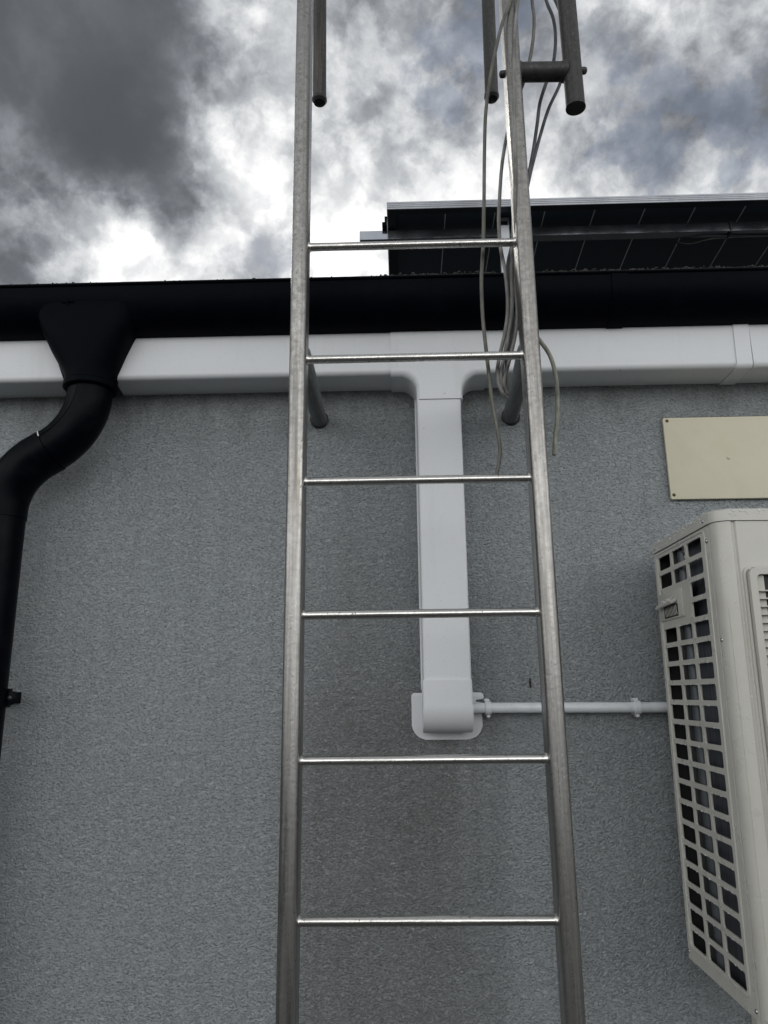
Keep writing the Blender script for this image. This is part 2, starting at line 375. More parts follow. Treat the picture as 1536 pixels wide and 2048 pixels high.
house = tag(empty('house', (0, .15, GZ)), 'grey roughcast rendered house wall with a dark flat roof edge', 'house')
def par(o, p):
    o.parent = p; o.matrix_parent_inverse = Matrix.Translation(-p.location); return o
bm = bmesh.new(); box(bm, -5, 7, 0, .3, GZ, 1.06)
par(link('wall', bm, M['wall'], smooth=False), house)
bm = bmesh.new(); prism(bm, [(-.07, 1.065), (-.07, 1.112), (.6, 1.135), (6.5, 1.25), (6.5, 1.065)], 'x', -5, 7)
par(link('roof', bm, M['roof'], smooth=False), house)
bm = bmesh.new(); box(bm, -5, 7, -.021, -.0005, .935, 1.064)
par(link('fascia', bm, M['black'], smooth=False), house)
# grit and moss lumps along the roof edge
bm = bmesh.new(); rr = random.Random(3)
for i in range(5200):
    x = rr.uniform(-1.7, 2.3); dense = noise.noise(Vector((x * 5, 0, 0))) * .5 + .6
    if x < .15 and rr.random() > .45 * dense + .1: continue
    y = -.066 + rr.random() ** 1.6 * .07; s = rr.uniform(.0015, .0042) * (1.3 if rr.random() < .06 else 1)
    if x < .15: s *= .8
    z = 1.112 + (y + .07) * .034 + rr.random() ** 2 * .0045 * (1.8 if x > .15 else .7)
    M4 = Matrix.Translation((x, y, z)) @ Matrix.Rotation(rr.random() * 6, 4, 'Z') @ Matrix.Rotation(rr.random() * 6, 4, 'X') @ Matrix.Diagonal((s * rr.uniform(.7, 2), s, s * rr.uniform(.5, 1), 1))
    bmesh.ops.create_icosphere(bm, subdivisions=1, radius=1, matrix=M4)
g = par(link('roof_grit', bm, M['moss'], smooth=False), house); g['kind'] = 'stuff'

# ------------------------------------------------------------------ gutter
gut = tag(empty('gutter', (0, -.11, 1.0)), 'long black deep plastic gutter under the roof edge', 'gutter')
YC, A_, B_ = -.110, .090, .1148
prof = []
for k in range(33):
    a = PI * k / 32
    prof.append((YC - A_ * math.cos(a), 1.028 - B_ * (math.sin(a) ** .82)))
outl = [(p[0], p[1]) for p in prof]
inn = [(YC + (p[0] - YC) * .955, min(1.028, p[1] + .004)) for p in reversed(prof)]
bm = bmesh.new(); prism(bm, outl + inn, 'x', -5, 7)
par(link('channel', bm, M['black']), gut)
bm = bmesh.new(); tube(bm, [(-5, YC - A_ - .001, 1.0255), (7, YC - A_ - .001, 1.0255)], .0042, 12)
par(link('lip', bm, M['black']), gut)
for xj in (0.783,):      # joint collars
    o2 = [(YC + (p[0] - YC) * 1.028, 1.029 - (1.029 - p[1]) * 1.022) for p in prof]
    bm = bmesh.new(); prism(bm, o2 + [(a, b) for a, b in reversed(prof)], 'x', xj - .022, xj + .022)
    par(link('joint', bm, M['black']), gut)
# hopper shaped outlet
bm = bmesh.new(); rings = []
HX = -.630
for z, hw, fy, xo, ne in ((.995, .160, .0868, 0, 7), (.975, .147, .0835, 0, 7), (.95, .134, .0790, -.001, 6.5), (.925, .124, .0765, -.002, 5.5), (.90, .113, .0750, -.003, 4.5), (.86, .096, .0725, -.002, 3.2), (.82, .078, .0690, .002, 2.4), (.795, .068, .067, .003, 2.05), (.772, .066, .066, .003, 2)):
    def se(q): return math.copysign(abs(q) ** (2 / ne), q)
    rings.append([bm.verts.new((HX + xo + hw * se(math.cos(2 * PI * k / 64)), YC + fy * se(math.sin(2 * PI * k / 64)), z)) for k in range(64)])
for a, b in zip(rings, rings[1:]):
    for k in range(64): bm.faces.new((a[k], a[(k + 1) % 64], b[(k + 1) % 64], b[k]))
out_ = par(link('outlet', bm, M['black']), gut)
bm = bmesh.new(); tube(bm, [(HX + .003, YC, .781), (HX + .003, YC, .777), (HX + .003, YC, .764), (HX + .003, YC, .761)], 0, 40, rad=[.066, .0695, .0695, .066])
c = link('collar', bm, M['black']); c.parent = out_
# moulded cross mark on the gutter front
bm = bmesh.new()
yq = -.1985
tube(bm, [(-.689, yq, .978), (-.655, yq, .979)], .0016, 6); tube(bm, [(-.671, yq, .970), (-.671, yq, .986)], .0013, 6)
par(link('moulded_mark', bm, M['black']), gut)

# ------------------------------------------------------------------ downpipe
dp = tag(empty('downpipe', (-.823, -.1, GZ)), 'thick black round downpipe with an offset bend on the left', 'downpipe')
R_ = .0575
path = fillet([(-.627, -.11, .778), (-.627, -.11, .652), (-.829, -.108, .527), (-.829, -.105, GZ)], [0, .185, .17, 0], 14)
path = [Vector(p) for p in path]
def sub(i0, i1): return path[i0:i1]
n_b = 1 + 15
bm = bmesh.new(); tube(bm, path[:n_b] , R_, 40); up_ = par(link('upper_bend', bm, M['blackpipe']), dp)
q0, q1 = path[n_b - 1], path[n_b]
bm = bmesh.new(); tube(bm, [q0.lerp(q1, .03)] + path[n_b:n_b + 15] + [path[n_b + 14] + Vector((0, 0, -.02))], R_ + .0018, 40); par(link('lower_bend', bm, M['blackpipe']), dp)
bm = bmesh.new(); tube(bm, [path[n_b + 14] + Vector((0, 0, -.01)), path[-1]], R_ - .001, 40); par(link('pipe', bm, M['blackpipe']), dp)
# mould seam of the upper bend (thin raised line) and pale scratch at the joint
bm = bmesh.new(); tube(bm, [p + Vector((-.010 - .016 * max(0, min(1, i / 15)), -R_ + .0012 + .004 * i / 15, .016 * i / 15)) for i, p in enumerate(path[1:n_b])], .0013, 6)
o = link('mould_seam', bm, M['blackpipe']); o.parent = up_
par_bm = bmesh.new(); par_c = q0.lerp(q1, .02); ax = (q1 - q0).normalized(); a1 = Vector((0, -1, 0)); a2 = ax.cross(a1)
if a2.z < 0: a2 = -a2
arc = [par_c + (R_ + .0022) * (math.cos(th) * a1 + math.sin(th) * a2) for th in [math.radians(q) for q in range(22, 52, 5)]]
tube(par_bm, arc, .0016, 6); par(link('pale_scratch', par_bm, M['pvc']), dp)
# pipe clip with lug
bm = bmesh.new(); tube(bm, [(-.823, -.105, -.058), (-.823, -.105, -.014)], R_ + .0035, 40)
clip = par(link('pipe_clip', bm, M['blackpipe']), dp)
bm = bmesh.new(); prism(bm, [(u, w) for u, w in [tuple(q) for q in fillet([(-.79, -.053), (-.742, -.053), (-.742, -.020), (-.79, -.020)], [0, .0155, .0155, 0], 8)]], 'y', -.100, -.110, .002)
lug = link('lug', bm, M['blackpipe']); lug.parent = clip
bm = bmesh.new(); box(bm, -.81, -.785, -.095, 0.002, -.05, -.022); q = link('wall_arm', bm, M['blackpipe']); q.parent = clip
q = screw(-.757, -.1105, -.036, .006, (0, -1, 0), M['cap'], None); q.parent = clip

# ------------------------------------------------------------------ white trunking
trk = tag(empty('cable_trunking', (.3, -.05, .85)), 'white plastic trunking under the gutter with a drop to a rounded wall outlet', 'trunking')
D = -.110; ZB, ZT = .793, .934
def hseg(name, x0t, x0b, x1t, x1b, d=D, zb=ZB, zt=ZT, x0w=None, x1w=None):
    """horizontal duct: outline in yz with rounded front bottom, slanted ends (t/b = top/bottom of face, w = at the wall)"""
    pf = [(-.0005, zt), (d + .008, zt), (d + .0023, zt - .0023), (d, zt - .008)]
    for k in range(8):
        a = PI / 2 * k / 7; r = .014
        pf.append((d + r - r * math.cos(a), zb + r - r * math.sin(a)))
    pf.append((-.0005, zb))
    bm = bmesh.new(); L = []; R = []
    for y, z in pf:
        f = (z - zb) / (zt - zb); g = max(0, min(1, (y - (d + .014)) / (-(d + .014)))) if z < zb + .002 else 0
        xl = x0b + (x0t - x0b) * f + ((x0w - x0b) * g if x0w is not None else 0)
        xr = x1b + (x1t - x1b) * f + ((x1w - x1b) * g if x1w is not None else 0)
        L.append(bm.verts.new((xl, y, z))); R.append(bm.verts.new((xr, y, z)))
    n = len(pf)
    for i in range(n): bm.faces.new((L[i], L[(i + 1) % n], R[(i + 1) % n], R[i]))
    bm.faces.new(L); bm.faces.new(R)
    return par(link(name, bm, M['trunk']), trk)
hseg('duct', -5, -5, -0.7584, -0.7023, x1w=-0.7446)
hseg('duct', -0.5157, -0.5670, .30, .30, x0w=-0.5799)
hseg('duct', .30, .30, 1.14, 1.14)
hseg('duct', 1.142, 1.142, 7, 7)
hseg('coupler', 1.0998, 1.0998-.004, 1.1406, 1.1406-.004, d=D - .004, zb=ZB - .004, zt=ZT + .002)
# tee
X0, X1, XL, XR, ZS = 0.1802, 0.4393, 0.2484, 0.3699, 0.7181
f_r = .045
pts = [(X0, ZT + .0035), (X1, ZT + .0035), (X1, ZB - .006), (XR, ZB - .006), (XR, ZS), (XL, ZS), (XL, ZB - .006), (X0, ZB - .006)]
bm = bmesh.new(); rings = []; rr_ = .016; DT = D - .0035
for k in range(-1, 9):
    th = PI / 2 * max(k, 0) / 8; dl = rr_ * (1 - math.cos(th)); yy = -.0008 if k < 0 else (DT + rr_) - rr_ * math.sin(th)
    zb_ = ZB - .006 + dl; xl, xr = XL + dl * .6, XR - dl * .6
    o_ = fillet([Vector(q) for q in [(X0, ZT + .0035), (X1, ZT + .0035), (X1, zb_), (xr, zb_), (xr, ZS), (xl, ZS), (xl, zb_), (X0, zb_)]], [0, 0, 0, f_r - (.0 if k < 0 else 0) , 0, 0, f_r, 0], 12)
    rings.append([bm.verts.new((q[0], yy, q[1])) for q in o_])
n = len(rings[0])
for A, B in zip(rings, rings[1:]):
    for i in range(n): bm.faces.new((A[i], A[(i + 1) % n], B[(i + 1) % n], B[i]))
bm.faces.new(rings[0]); bm.faces.new(rings[-1])
par(link('tee_piece', bm, M['trunk'], angle=50), trk)
# vertical drop
VX0, VX1 = 0.2480, 0.3640
bm = bmesh.new(); prism(bm, [tuple(q) for q in fillet([Vector(q) for q in [(VX0, -.0012), (VX0, D), (VX1, D), (VX1, -.0012)]], [0, .006, .006, 0], 5)], 'z', -.02, ZS + .08)
par(link('drop_duct', bm, M['trunk']), trk)
bm = bmesh.new(); box(bm, VX0 - .004, VX1 + .004, -.016, -.0004, -.03, ZS + .05, .0015, 1)
par(link('base_tray', bm, M['trunk']), trk)
# wall outlet hood
HL, HR = 0.2456, 0.3650
prf = [(-.0045, -.006), (D - .004, -.006)]
for k in range(13):
    a = PI / 2 * k / 12; r = .066
    prf.append((D - .004 + r - r * math.cos(a), -.131 + r - r * math.sin(a)))
prf.append((-.0045, -.131))
bm = bmesh.new(); prism(bm, prf, 'x', HL, HR)
es = [e for e in bm.edges if abs(e.verts[0].co.x - e.verts[1].co.x) < 1e-6 and not (abs(e.verts[0].co.y + .0045) < 1e-5 and abs(e.verts[1].co.y + .0045) < 1e-5) and not (abs(e.verts[0].co.z + .006) < 1e-5 and abs(e.verts[1].co.z + .006) < 1e-5)]
bmesh.ops.bevel(bm, geom=es, offset=.009, segments=4, affect='EDGES', profile=.5)
hood = par(link('outlet_hood', bm, M['trunk'], angle=50), trk)
fl_ = fillet([Vector(q) for q in [(.219, -.036), (.219, -.150), (.3965, -.150), (.3965, -.060), (.380, -.060), (.380, -.053), (.402, -.053), (.402, -.036)]], [.008, .038, .038, 0, 0, 0, .004, .010], 8)
bm = bmesh.new(); prism(bm, [tuple(q) for q in fl_], 'y', -.0006, -.0052, .0015, 2)
fo = link('flange', bm, M['trunk']); fo.parent = hood

# ------------------------------------------------------------------ condensate pipe and clips
cp = tag(empty('drain_pipe', (.6, -.03, -.076)), 'thin white plastic pipe running along the wall from trunking outlet to air conditioner', 'pipe')
bm = bmesh.new(); tube(bm, [(.362, -.030, -.0735), (.60, -.030, -.0752), (.86, -.030, -.0775)], .0128, 24); par(link('pipe', bm, M['pvc']), cp)
for xc, zc in ((0.4089, -.0742), (0.7769, -.0768)):
    bm = bmesh.new()
    tube(bm, [(xc - .007, -.030, zc), (xc + .007, -.030, zc)], .0168, 24)
    box(bm, xc - .0065, xc + .0065, -.030, -.0005, zc - .0185, zc + .0185, .0015, 1)
    box(bm, xc - .0085, xc + .0035, -.036, -.008, zc + .0155, zc + .0225, .0015, 1)
    box(bm, xc - .0035, xc + .0045, -.034, -.010, zc - .0235, zc - .0155, .0015, 1)
    par(link('clip', bm, M['pvc']), cp)

# ------------------------------------------------------------------ cream cover plate
pl = tag(empty('cover_plate', (1.2, 0, .57)), 'flat cream painted cover plate screwed to the wall above the air conditioner', 'cover plate')
bm = bmesh.new(); prism(bm, [tuple(q) for q in fillet([Vector(q) for q in [(.9235, .4585), (1.56, .4565), (1.56, .690), (.9235, .690)]], [.004] * 4, 3)], 'y', -.006, -.013, .002, 2)
par(link('plate', bm, M['cream']), pl)
bm = bmesh.new(); box(bm, .9265, 1.557, -.0065, -.0003, .462, .693)
par(link('shadow_gap', bm, M['seal']), pl)  # dark sheet painting the shadow gap at the plate's edge
for x, z in ((.9345, .6805), (.9315, .4705), (1.548, .6805), (1.548, .4705)):
    par(screw(x, -.0132, z, .0045, (0, -1, 0), M['rusty'], None), pl)
par(screw(1.0885, -.0132, 0.5723, .0055, (0, -1, 0), M['cream'], None, 'screw_cap'), pl)

# insect
bm = bmesh.new()
for cz, rx, rz in ((-.0125, .0029, .0082), (-.0225, .0022, .0045), (-.0045, .0020, .0030)):
    bmesh.ops.create_icosphere(bm, subdivisions=2, radius=1, matrix=Matrix.Translation((.5215, -.003, cz)) @ Matrix.Diagonal((rx, .0018, rz, 1)))
for sgn in (-1, 1):
    tube(bm, [(.5215, -.003, -.0205), (.5215 + sgn * .0022, -.003, -.0245)], .0005, 5)
tag(link('insect', bm, M['insect']), 'tiny slim black insect on the grey wall above the thin white pipe', 'insect')

# ------------------------------------------------------------------ ladder
lad = tag(empty('ladder', (.235, -.442, GZ)), 'fixed steel access ladder with round rungs standing off the grey wall', 'ladder')
TOPZ = 2.55
def rail(x0, x1):
    bm = bmesh.new()
    c = fillet([Vector(q) for q in [(x0, -.475), (x1, -.475), (x1, -.410), (x0, -.410)]], [.0125] * 4, 7)
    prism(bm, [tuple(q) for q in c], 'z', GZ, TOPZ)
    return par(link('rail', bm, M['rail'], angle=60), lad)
rail(-.0365, -.0005); rail(.4705, .5065)
for k in range(-1, 9):
    z = 0.9588 - .28 * k
    if k < 0: continue
    bm = bmesh.new(); tube(bm, [(-.006, -.4424, z), (.476, -.4424, z)], .0092, 24)
    for xx, sg in ((-.0003, 1), (.4703, -1)):      # weld bead
        tube(bm, [(xx - sg * .001, -.4424, z), (xx + sg * .0015, -.4424, z), (xx + sg * .005, -.4424, z)], 0, 24, rad=[.0122, .0115, .0093])
    par(link('rung', bm, M['rung']), lad)
for xa, xb, zz in ((-.018, -.022, .708), (.4885, .5105, .706), (-.018, -.022, -1.1), (.4885, .5105, -1.1)):
    bm = bmesh.new(); tube(bm, [(xa, -.412, zz), (xb, .01, zz)], .0215, 28)
    st = par(link('standoff', bm, M['stub']), lad)
    bm = bmesh.new()
    ring = [Vector((xb + (.0235 + .003 * noise.noise(Vector((k * .9, xb * 9, zz)))) * math.cos(2 * PI * k / 22), -.0015, zz + (.0235 + .003 * noise.noise(Vector((k * .9 + 7, xb * 9, zz)))) * math.sin(2 * PI * k / 22))) for k in range(23)]
    tube(bm, ring, .0032, 8, caps=False)
    s_ = link('sealant', bm, M['seal']); s_.parent = st
# handrail hoops: rail top bends back over the roof and comes down behind
def hoop(xf, xr, xr2, ztip):
    pts = fillet([Vector(q) for q in [(xf, -.4424, TOPZ - .05), (xf, -.4424, 3.0), (xr2, 0, 3.0), (xr, 0, ztip)]], [0, .16, .16, 0], 12)
    bm = bmesh.new(); tube(bm, pts, .0212, 28); h_ = par(link('handrail', bm, M['tube']), lad)
    bm = bmesh.new(); tube(bm, [(xr, 0, ztip + .012), (xr, 0, ztip + .010), (xr, 0, ztip), (xr, 0, ztip - .008), (xr, 0, ztip - .011)], 0, 28, rad=[.0212, .0232, .0236, .018, .008])
    e_ = link('end_cap', bm, M['cap']); e_.parent = h_
hoop(-.0185, -.0325, -.040, 1.775); hoop(.4885, .5070, .527, 1.770)
# side handle tube on the right with its cross bar and through bolt
bm = bmesh.new(); tube(bm, [(.6355, -.44, 1.322), (.638, -.44, 2.6)], .0225, 28)
sh = par(link('side_tube', bm, M['tube']), lad)
bm = bmesh.new(); tube(bm, [(.6355, -.44, 1.3225), (.6355, -.44, 1.3195)], .0237, 28)
s_ = link('tube_rim', bm, M['tube']); s_.parent = sh
bm = bmesh.new(); tube(bm, [(.6355, -.44, 1.3192), (.6355, -.44, 1.3180)], .0212, 28)
s_ = link('tube_end', bm, M['cap']); s_.parent = sh
bm = bmesh.new(); tube(bm, [(.500, -.44, 1.4285), (.622, -.44, 1.4265)], .0225, 28)
tube(bm, [(.505, -.44, 1.4285), (.5085, -.44, 1.4285), (.512, -.44, 1.4285)], 0, 28, rad=[.0258, .0248, .0226])
tube(bm, [(.606, -.44, 1.4265), (.612, -.44, 1.4265), (.618, -.44, 1.4265)], 0, 28, rad=[.0226, .0246, .0258])
par(link('crossbar', bm, M['tube']), lad)
for xa, sg, zz in ((.4705, -1, 1.424), (.6575, 1, 1.4275)):
    bm = bmesh.new(); tube(bm, [(xa - sg * .004, -.44, zz), (xa + sg * .007, -.44, zz), (xa + sg * .011, -.44, zz), (xa + sg * .013, -.44, zz)], 0, 16, rad=[.0088, .0088, .0075, .004])
    par(link('bolt', bm, M['tube']), lad)

# ------------------------------------------------------------------ cables
def cable(pts, r, mat, label, n=8):
    bm = bmesh.new(); tube(bm, catmull(pts, n), r, 12)
    o = link('cable', bm, mat); return tag(o, label, 'cable', 'loose cables hanging along the right ladder rail')
cable([(0.5448, -0.4900, 1.7745), (0.4887, -0.4870, 1.5948), (0.4611, -0.4840, 1.5169), (0.4362, -0.4700, 1.4123), (0.4205, -0.4450, 1.3189), (0.4155, -0.4200, 1.2263), (0.4094, -0.4120, 1.0944), (0.4040, -0.4080, 0.9900), (0.3998, -0.4050, 0.9394), (0.3947, -0.4050, 0.8747), (0.3949, -0.4000, 0.7886), (0.3998, -0.4000, 0.6955), (0.4056, -0.4050, 0.5908), (0.4136, -0.4100, 0.5185), (0.4165, -0.4120, 0.4719), (0.4116, -0.4120, 0.4381), (0.4038, -0.4120, 0.4102)], 0.0042, M['cabA'], 'longest weathered mossy cable, hanging left of the others, its end at the third rung')
cable([(0.5633, -0.4000, 1.7882), (0.5601, -0.4000, 1.6911), (0.5618, -0.4000, 1.6339), (0.5551, -0.4000, 1.5653), (0.5409, -0.4000, 1.4952), (0.5224, -0.4000, 1.4324), (0.4967, -0.3980, 1.3654), (0.4754, -0.3980, 1.2859), (0.4586, -0.4000, 1.1992), (0.4475, -0.4020, 1.1008), (0.4424, -0.4040, 1.0250), (0.4441, -0.4040, 0.9651), (0.4514, -0.4000, 0.9151), (0.4539, -0.4000, 0.8505), (0.4512, -0.4000, 0.7998), (0.4433, -0.4000, 0.7561), (0.4304, -0.4020, 0.7060), (0.4217, -0.4020, 0.6660), (0.4227, -0.4000, 0.6343), (0.4311, -0.3950, 0.6123), (0.4421, -0.3850, 0.6043)], 0.0043, M['cabB'], 'grey cable bowing left in front of the pale panel support, leftmost of the bundle')
cable([(0.5942, -0.3700, 1.8231), (0.6037, -0.3700, 1.7236), (0.6181, -0.3700, 1.6647), (0.6204, -0.3700, 1.6025), (0.6101, -0.3700, 1.5261), (0.5884, -0.3700, 1.4652), (0.5682, -0.3700, 1.4038), (0.5566, -0.3700, 1.3371), (0.5391, -0.3750, 1.2458), (0.5162, -0.3850, 1.1532), (0.4910, -0.3920, 1.0659), (0.4716, -0.3970, 0.9822), (0.4602, -0.3930, 0.9323), (0.4577, -0.3910, 0.8557), (0.4601, -0.3910, 0.7919), (0.4518, -0.3910, 0.7419), (0.4391, -0.3930, 0.6979), (0.4313, -0.3930, 0.6554), (0.4347, -0.3900, 0.6264), (0.4443, -0.3800, 0.6124)], 0.0044, M['cabD'], 'dark cable crossing the middle of the crossbar, then down behind the right rail')
cable([(0.5253, -0.4870, 1.6851), (0.5067, -0.4820, 1.5998), (0.4932, -0.4790, 1.4989), (0.4819, -0.4795, 1.3117), (0.4779, -0.4795, 1.1742), (0.4721, -0.4740, 1.0722), (0.4713, -0.4620, 1.0029), (0.4769, -0.4250, 0.9633), (0.4742, -0.4020, 0.9132), (0.4724, -0.3980, 0.8704), (0.4739, -0.3980, 0.8130), (0.4685, -0.4000, 0.7618), (0.4565, -0.4020, 0.7116), (0.4429, -0.4020, 0.6655), (0.4352, -0.3980, 0.6349), (0.4421, -0.3880, 0.6115)], 0.0042, M['cabB'], 'grey cable lying on the right rail above, then hanging closest beside it below')
cable([(0.6185, -0.3500, 1.8124), (0.6306, -0.3500, 1.7536), (0.6451, -0.3500, 1.6955), (0.6499, -0.3500, 1.6146), (0.6412, -0.3500, 1.5279), (0.6260, -0.3500, 1.4741), (0.5907, -0.3600, 1.3927), (0.5647, -0.3650, 1.3132), (0.5452, -0.3750, 1.2456), (0.5285, -0.3800, 1.1849), (0.5082, -0.3850, 1.0979), (0.4882, -0.3870, 1.0019), (0.4744, -0.3880, 0.9220), (0.4650, -0.3850, 0.8461), (0.4650, -0.3850, 0.7824), (0.4523, -0.3870, 0.7191), (0.4430, -0.3870, 0.6700), (0.4411, -0.3800, 0.6367)], 0.0042, M['cabD'], 'dark cable nearest the side tube, passing down behind the crossbar and then the rail')
cable([(0.4956, -0.3950, 1.2021), (0.4846, -0.4000, 1.1012), (0.4767, -0.4040, 1.0307), (0.4708, -0.4040, 0.9644), (0.4654, -0.4020, 0.9005), (0.4631, -0.4020, 0.8363), (0.4582, -0.4020, 0.7859), (0.4477, -0.4020, 0.7364), (0.4390, -0.4020, 0.6973), (0.4294, -0.4000, 0.6583), (0.4298, -0.3950, 0.6304), (0.4410, -0.3800, 0.6125)], 0.0046, M['cabB'], 'pale grey cable straight down between the bundle and the rail beside the first rung')
cable([(0.4886, -0.4000, 0.8368), (0.5005, -0.4000, 0.7672), (0.5221, -0.4000, 0.7319), (0.5373, -0.4000, 0.7057), (0.5457, -0.4000, 0.6799), (0.5510, -0.4000, 0.6435), (0.5515, -0.4000, 0.6016), (0.5464, -0.4000, 0.5428), (0.5390, -0.4000, 0.4965), (0.5350, -0.4000, 0.4622)], 0.0048, M['cabE'], 'short pale cable tail with cut end on the right side of the right rail')

# ------------------------------------------------------------------ solar panels
def panel(x0, x1, label, first):
    root = tag(empty('solar_panel', (x0, .37, 1.65)), label, 'solar panel', 'solar panels on the roof')
    root.rotation_euler = (math.radians(-6.5), 0, 0)
    L = x1 - x0; DP = 1.13
    bm = bmesh.new()      # frame (origin: bottom front left corner)
    for a, b, c, d in ((0, L, 0, .0035), (0, L, DP - .0035, DP), (0, .0035, .004, DP - .004), (L - .0035, L, .004, DP - .004)):
        box(bm, a, b, c, d, 0, .032)
    for z in (.0085, .0165, .0245): box(bm, 0, L, -.0012, .0005, z, z + .0062)
    link('frame', bm, M['alu'], root, smooth=False)
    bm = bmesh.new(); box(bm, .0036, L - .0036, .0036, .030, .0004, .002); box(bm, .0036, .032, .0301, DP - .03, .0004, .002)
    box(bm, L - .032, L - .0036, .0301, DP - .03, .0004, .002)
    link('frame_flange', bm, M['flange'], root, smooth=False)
    bm = bmesh.new(); box(bm, .0036, L - .0036, .0036, DP - .0036, .024, .031); link('cell_sheet', bm, M['back'], root, smooth=False)
    bm = bmesh.new(); x = first
    while x < L - .05:
        box(bm, x - .0019, x + .0019, .045, DP - .04, .0228, .0236); x += .1815
    link('cell_gap_lines', bm, M['line'], root, smooth=False)
    return root
panel(.170, 1.96, 'dark solar panel tilted over the roof edge, its left end and pale frame in view', .2135)

rl = tag(empty('mounting_rail', (.067, .485, 1.59)), 'square aluminium mounting rail sticking out left under the solar panel', 'rail')
bm = bmesh.new(); box(bm, .067, 2.3, .470, .505, 1.594, 1.633, .0012, 1); box(bm, .068, 2.3, .4665, .4705, 1.594, 1.600); 
par(link('rail_section', bm, M['raila'], smooth=False), rl)
bm = bmesh.new(); box(bm, .151, .1695, .445, .49, 1.6345, 1.652, .001, 1); box(bm, .1605, .1695, .44, .455, 1.6525, 1.672, .001, 1)
par(link('end_clamp', bm, M['black']), rl)
bm = bmesh.new(); tube(bm, [(1.425, .4690, 1.640), (1.43, .4625, 1.62), (1.427, .466, 1.590), (1.427, .50, 1.588)], .0035, 8)
par(link('cable_tie', bm, M['seal']), rl)
bm = bmesh.new(); tube(bm, catmull([(1.25, .52, 1.586), (1.30, .52, 1.578), (1.36, .50, 1.582), (1.43, .50, 1.586), (1.55, .5, 1.588), (2.2, .5, 1.587)], 6), .004, 8)
tag(link('cable', bm, M['seal']), 'thin black cable clipped beneath the solar panel rail', 'cable')
br = tag(empty('panel_support', (.60, .45, 1.13)), 'pale galvanised upright strut holding the solar panel rail behind the ladder', 'support')
bm = bmesh.new(); box(bm, .5815, .6165, .4470, .4505, 1.13, 1.627, .0008, 1)
par(link('post', bm, M['galv'], smooth=False), br)
bm = bmesh.new(); box(bm, .5815, .584, .451, .466, 1.14, 1.655); box(bm, .6145, .617, .451, .466, 1.14, 1.655); box(bm, .5815, .617, .4475, .4655, 1.6555, 1.6585)
par(link('channel_edge', bm, M['galv'], smooth=False), br)
bm = bmesh.new(); box(bm, .56, .64, .40, .95, 1.125, 1.138, .001, 1)
par(link('foot', bm, M['galv'], smooth=False), br)
br2 = tag(empty('panel_support', (1.75, .49, 1.13)), 'galvanised upright strut under the far right part of the solar panel rail', 'support')
bm = bmesh.new(); box(bm, 1.735, 1.77, .51, .514, 1.13, 1.627); par(link('post', bm, M['galv'], smooth=False), br2)

# ------------------------------------------------------------------ air conditioner outdoor unit
ac = tag(empty('air_conditioner', (.8283, 0, 0)), 'beige outdoor air conditioner unit with square side grille, wet with raindrops', 'air conditioner')
ac.rotation_euler = (0, .0135, 0)
YB, YF, WX = -.100, -.470, .86      # back, front, width (local x from 0)
cu = bpy.data.curves.new('grille', 'CURVE'); cu.dimensions = '2D'; cu.fill_mode = 'BOTH'; cu.extrude = .0011; cu.bevel_depth = .0011; cu.bevel_resolution = 1
def spl(pts):
    s = cu.splines.new('POLY'); s.points.add(len(pts) - 1); s.use_cyclic_u = True
    for q, p in zip(s.points, pts): q.co = (p[0], p[1], 0, 1)
def rrect(a, b, c, d, r): return fillet([Vector(q) for q in [(a, c), (b, c), (b, d), (a, d)]], [r] * 4, 4)
# curve coordinates: u = -y (distance from the wall), v = z
spl([(.100, -.610), (.431, -.610), (.431, .292), (.100, .292)])
ROW0, PIT, HH = .2790, .04335, .0343
holes = []
for r in range(20):
    zt = ROW0 - PIT * r
    for c in range(3):
        if r in (2, 3) and c < 2: continue
        u0 = .1245 + c * .0925; holes.append((u0, u0 + .0812, zt - HH, zt))
for h in holes: spl(rrect(*h, .006))
co = bpy.data.objects.new('grille_curve', cu); col.objects.link(co)
bpy.context.view_layer.update()
me = bpy.data.meshes.new_from_object(co.evaluated_get(bpy.context.evaluated_depsgraph_get()))
bpy.data.objects.remove(co)
me.transform(Matrix(((0, 0, -1, .002), (-1, 0, 0, 0), (0, 1, 0, 0), (0, 0, 0, 1))))
side = link('side_grille', me, M['ac'], ac, angle=40)
# raised welt round the grille field and raised hole rims
bm = bmesh.new()
fr = [Vector((0, -u, v)) for u, v in [(.118, -.583), (.404, -.583), (.412, .287), (.118, .287)]]
fr = fillet(fr, [.012] * 4, 4); tube(bm, fr + [fr[0], fr[1]], .0022, 8, caps=False)
w_ = link('welt', bm, M['ac'], side)
# sensor cover plate with hood
bm = bmesh.new(); box(bm, -.004, .0, -.2660, -.112, .124, .188, .0015, 2)
cov = link('sensor_cover', bm, M['acg'], ac)
bm = bmesh.new()
hp = [(-.0042, .172), (-.0185, .162), (-.0195, .157), (-.017, .1545), (-.0042, .161)]
A = [bm.verts.new((u, -.235, v)) for u, v in hp]; B = [bm.verts.new((u, -.128, v - .004)) for u, v in hp]
n = len(hp); bm.faces.new(A); bm.faces.new(B)
for i in range(n): bm.faces.new((A[i], A[(i + 1) % n], B[(i + 1) % n], B[i]))
bmesh.ops.bevel(bm, geom=list(bm.edges), offset=.0015, segments=2, affect='EDGES')
link('hood', bm, M['acg'], cov)
bm = bmesh.new(); box(bm, -.0046, -.0041, -.238, -.150, .128, .156); link('sensor_slot', bm, M['acdark'], cov, smooth=False)
bm = bmesh.new()
for i in range(9):
    y = -.158 - i * .0088; tube(bm, [(-.0048, y, .154), (-.0058, y - .002, .142), (-.0048, y - .0045, .131)], .0008, 6)
link('slot_bars', bm, M['acg'], cov)
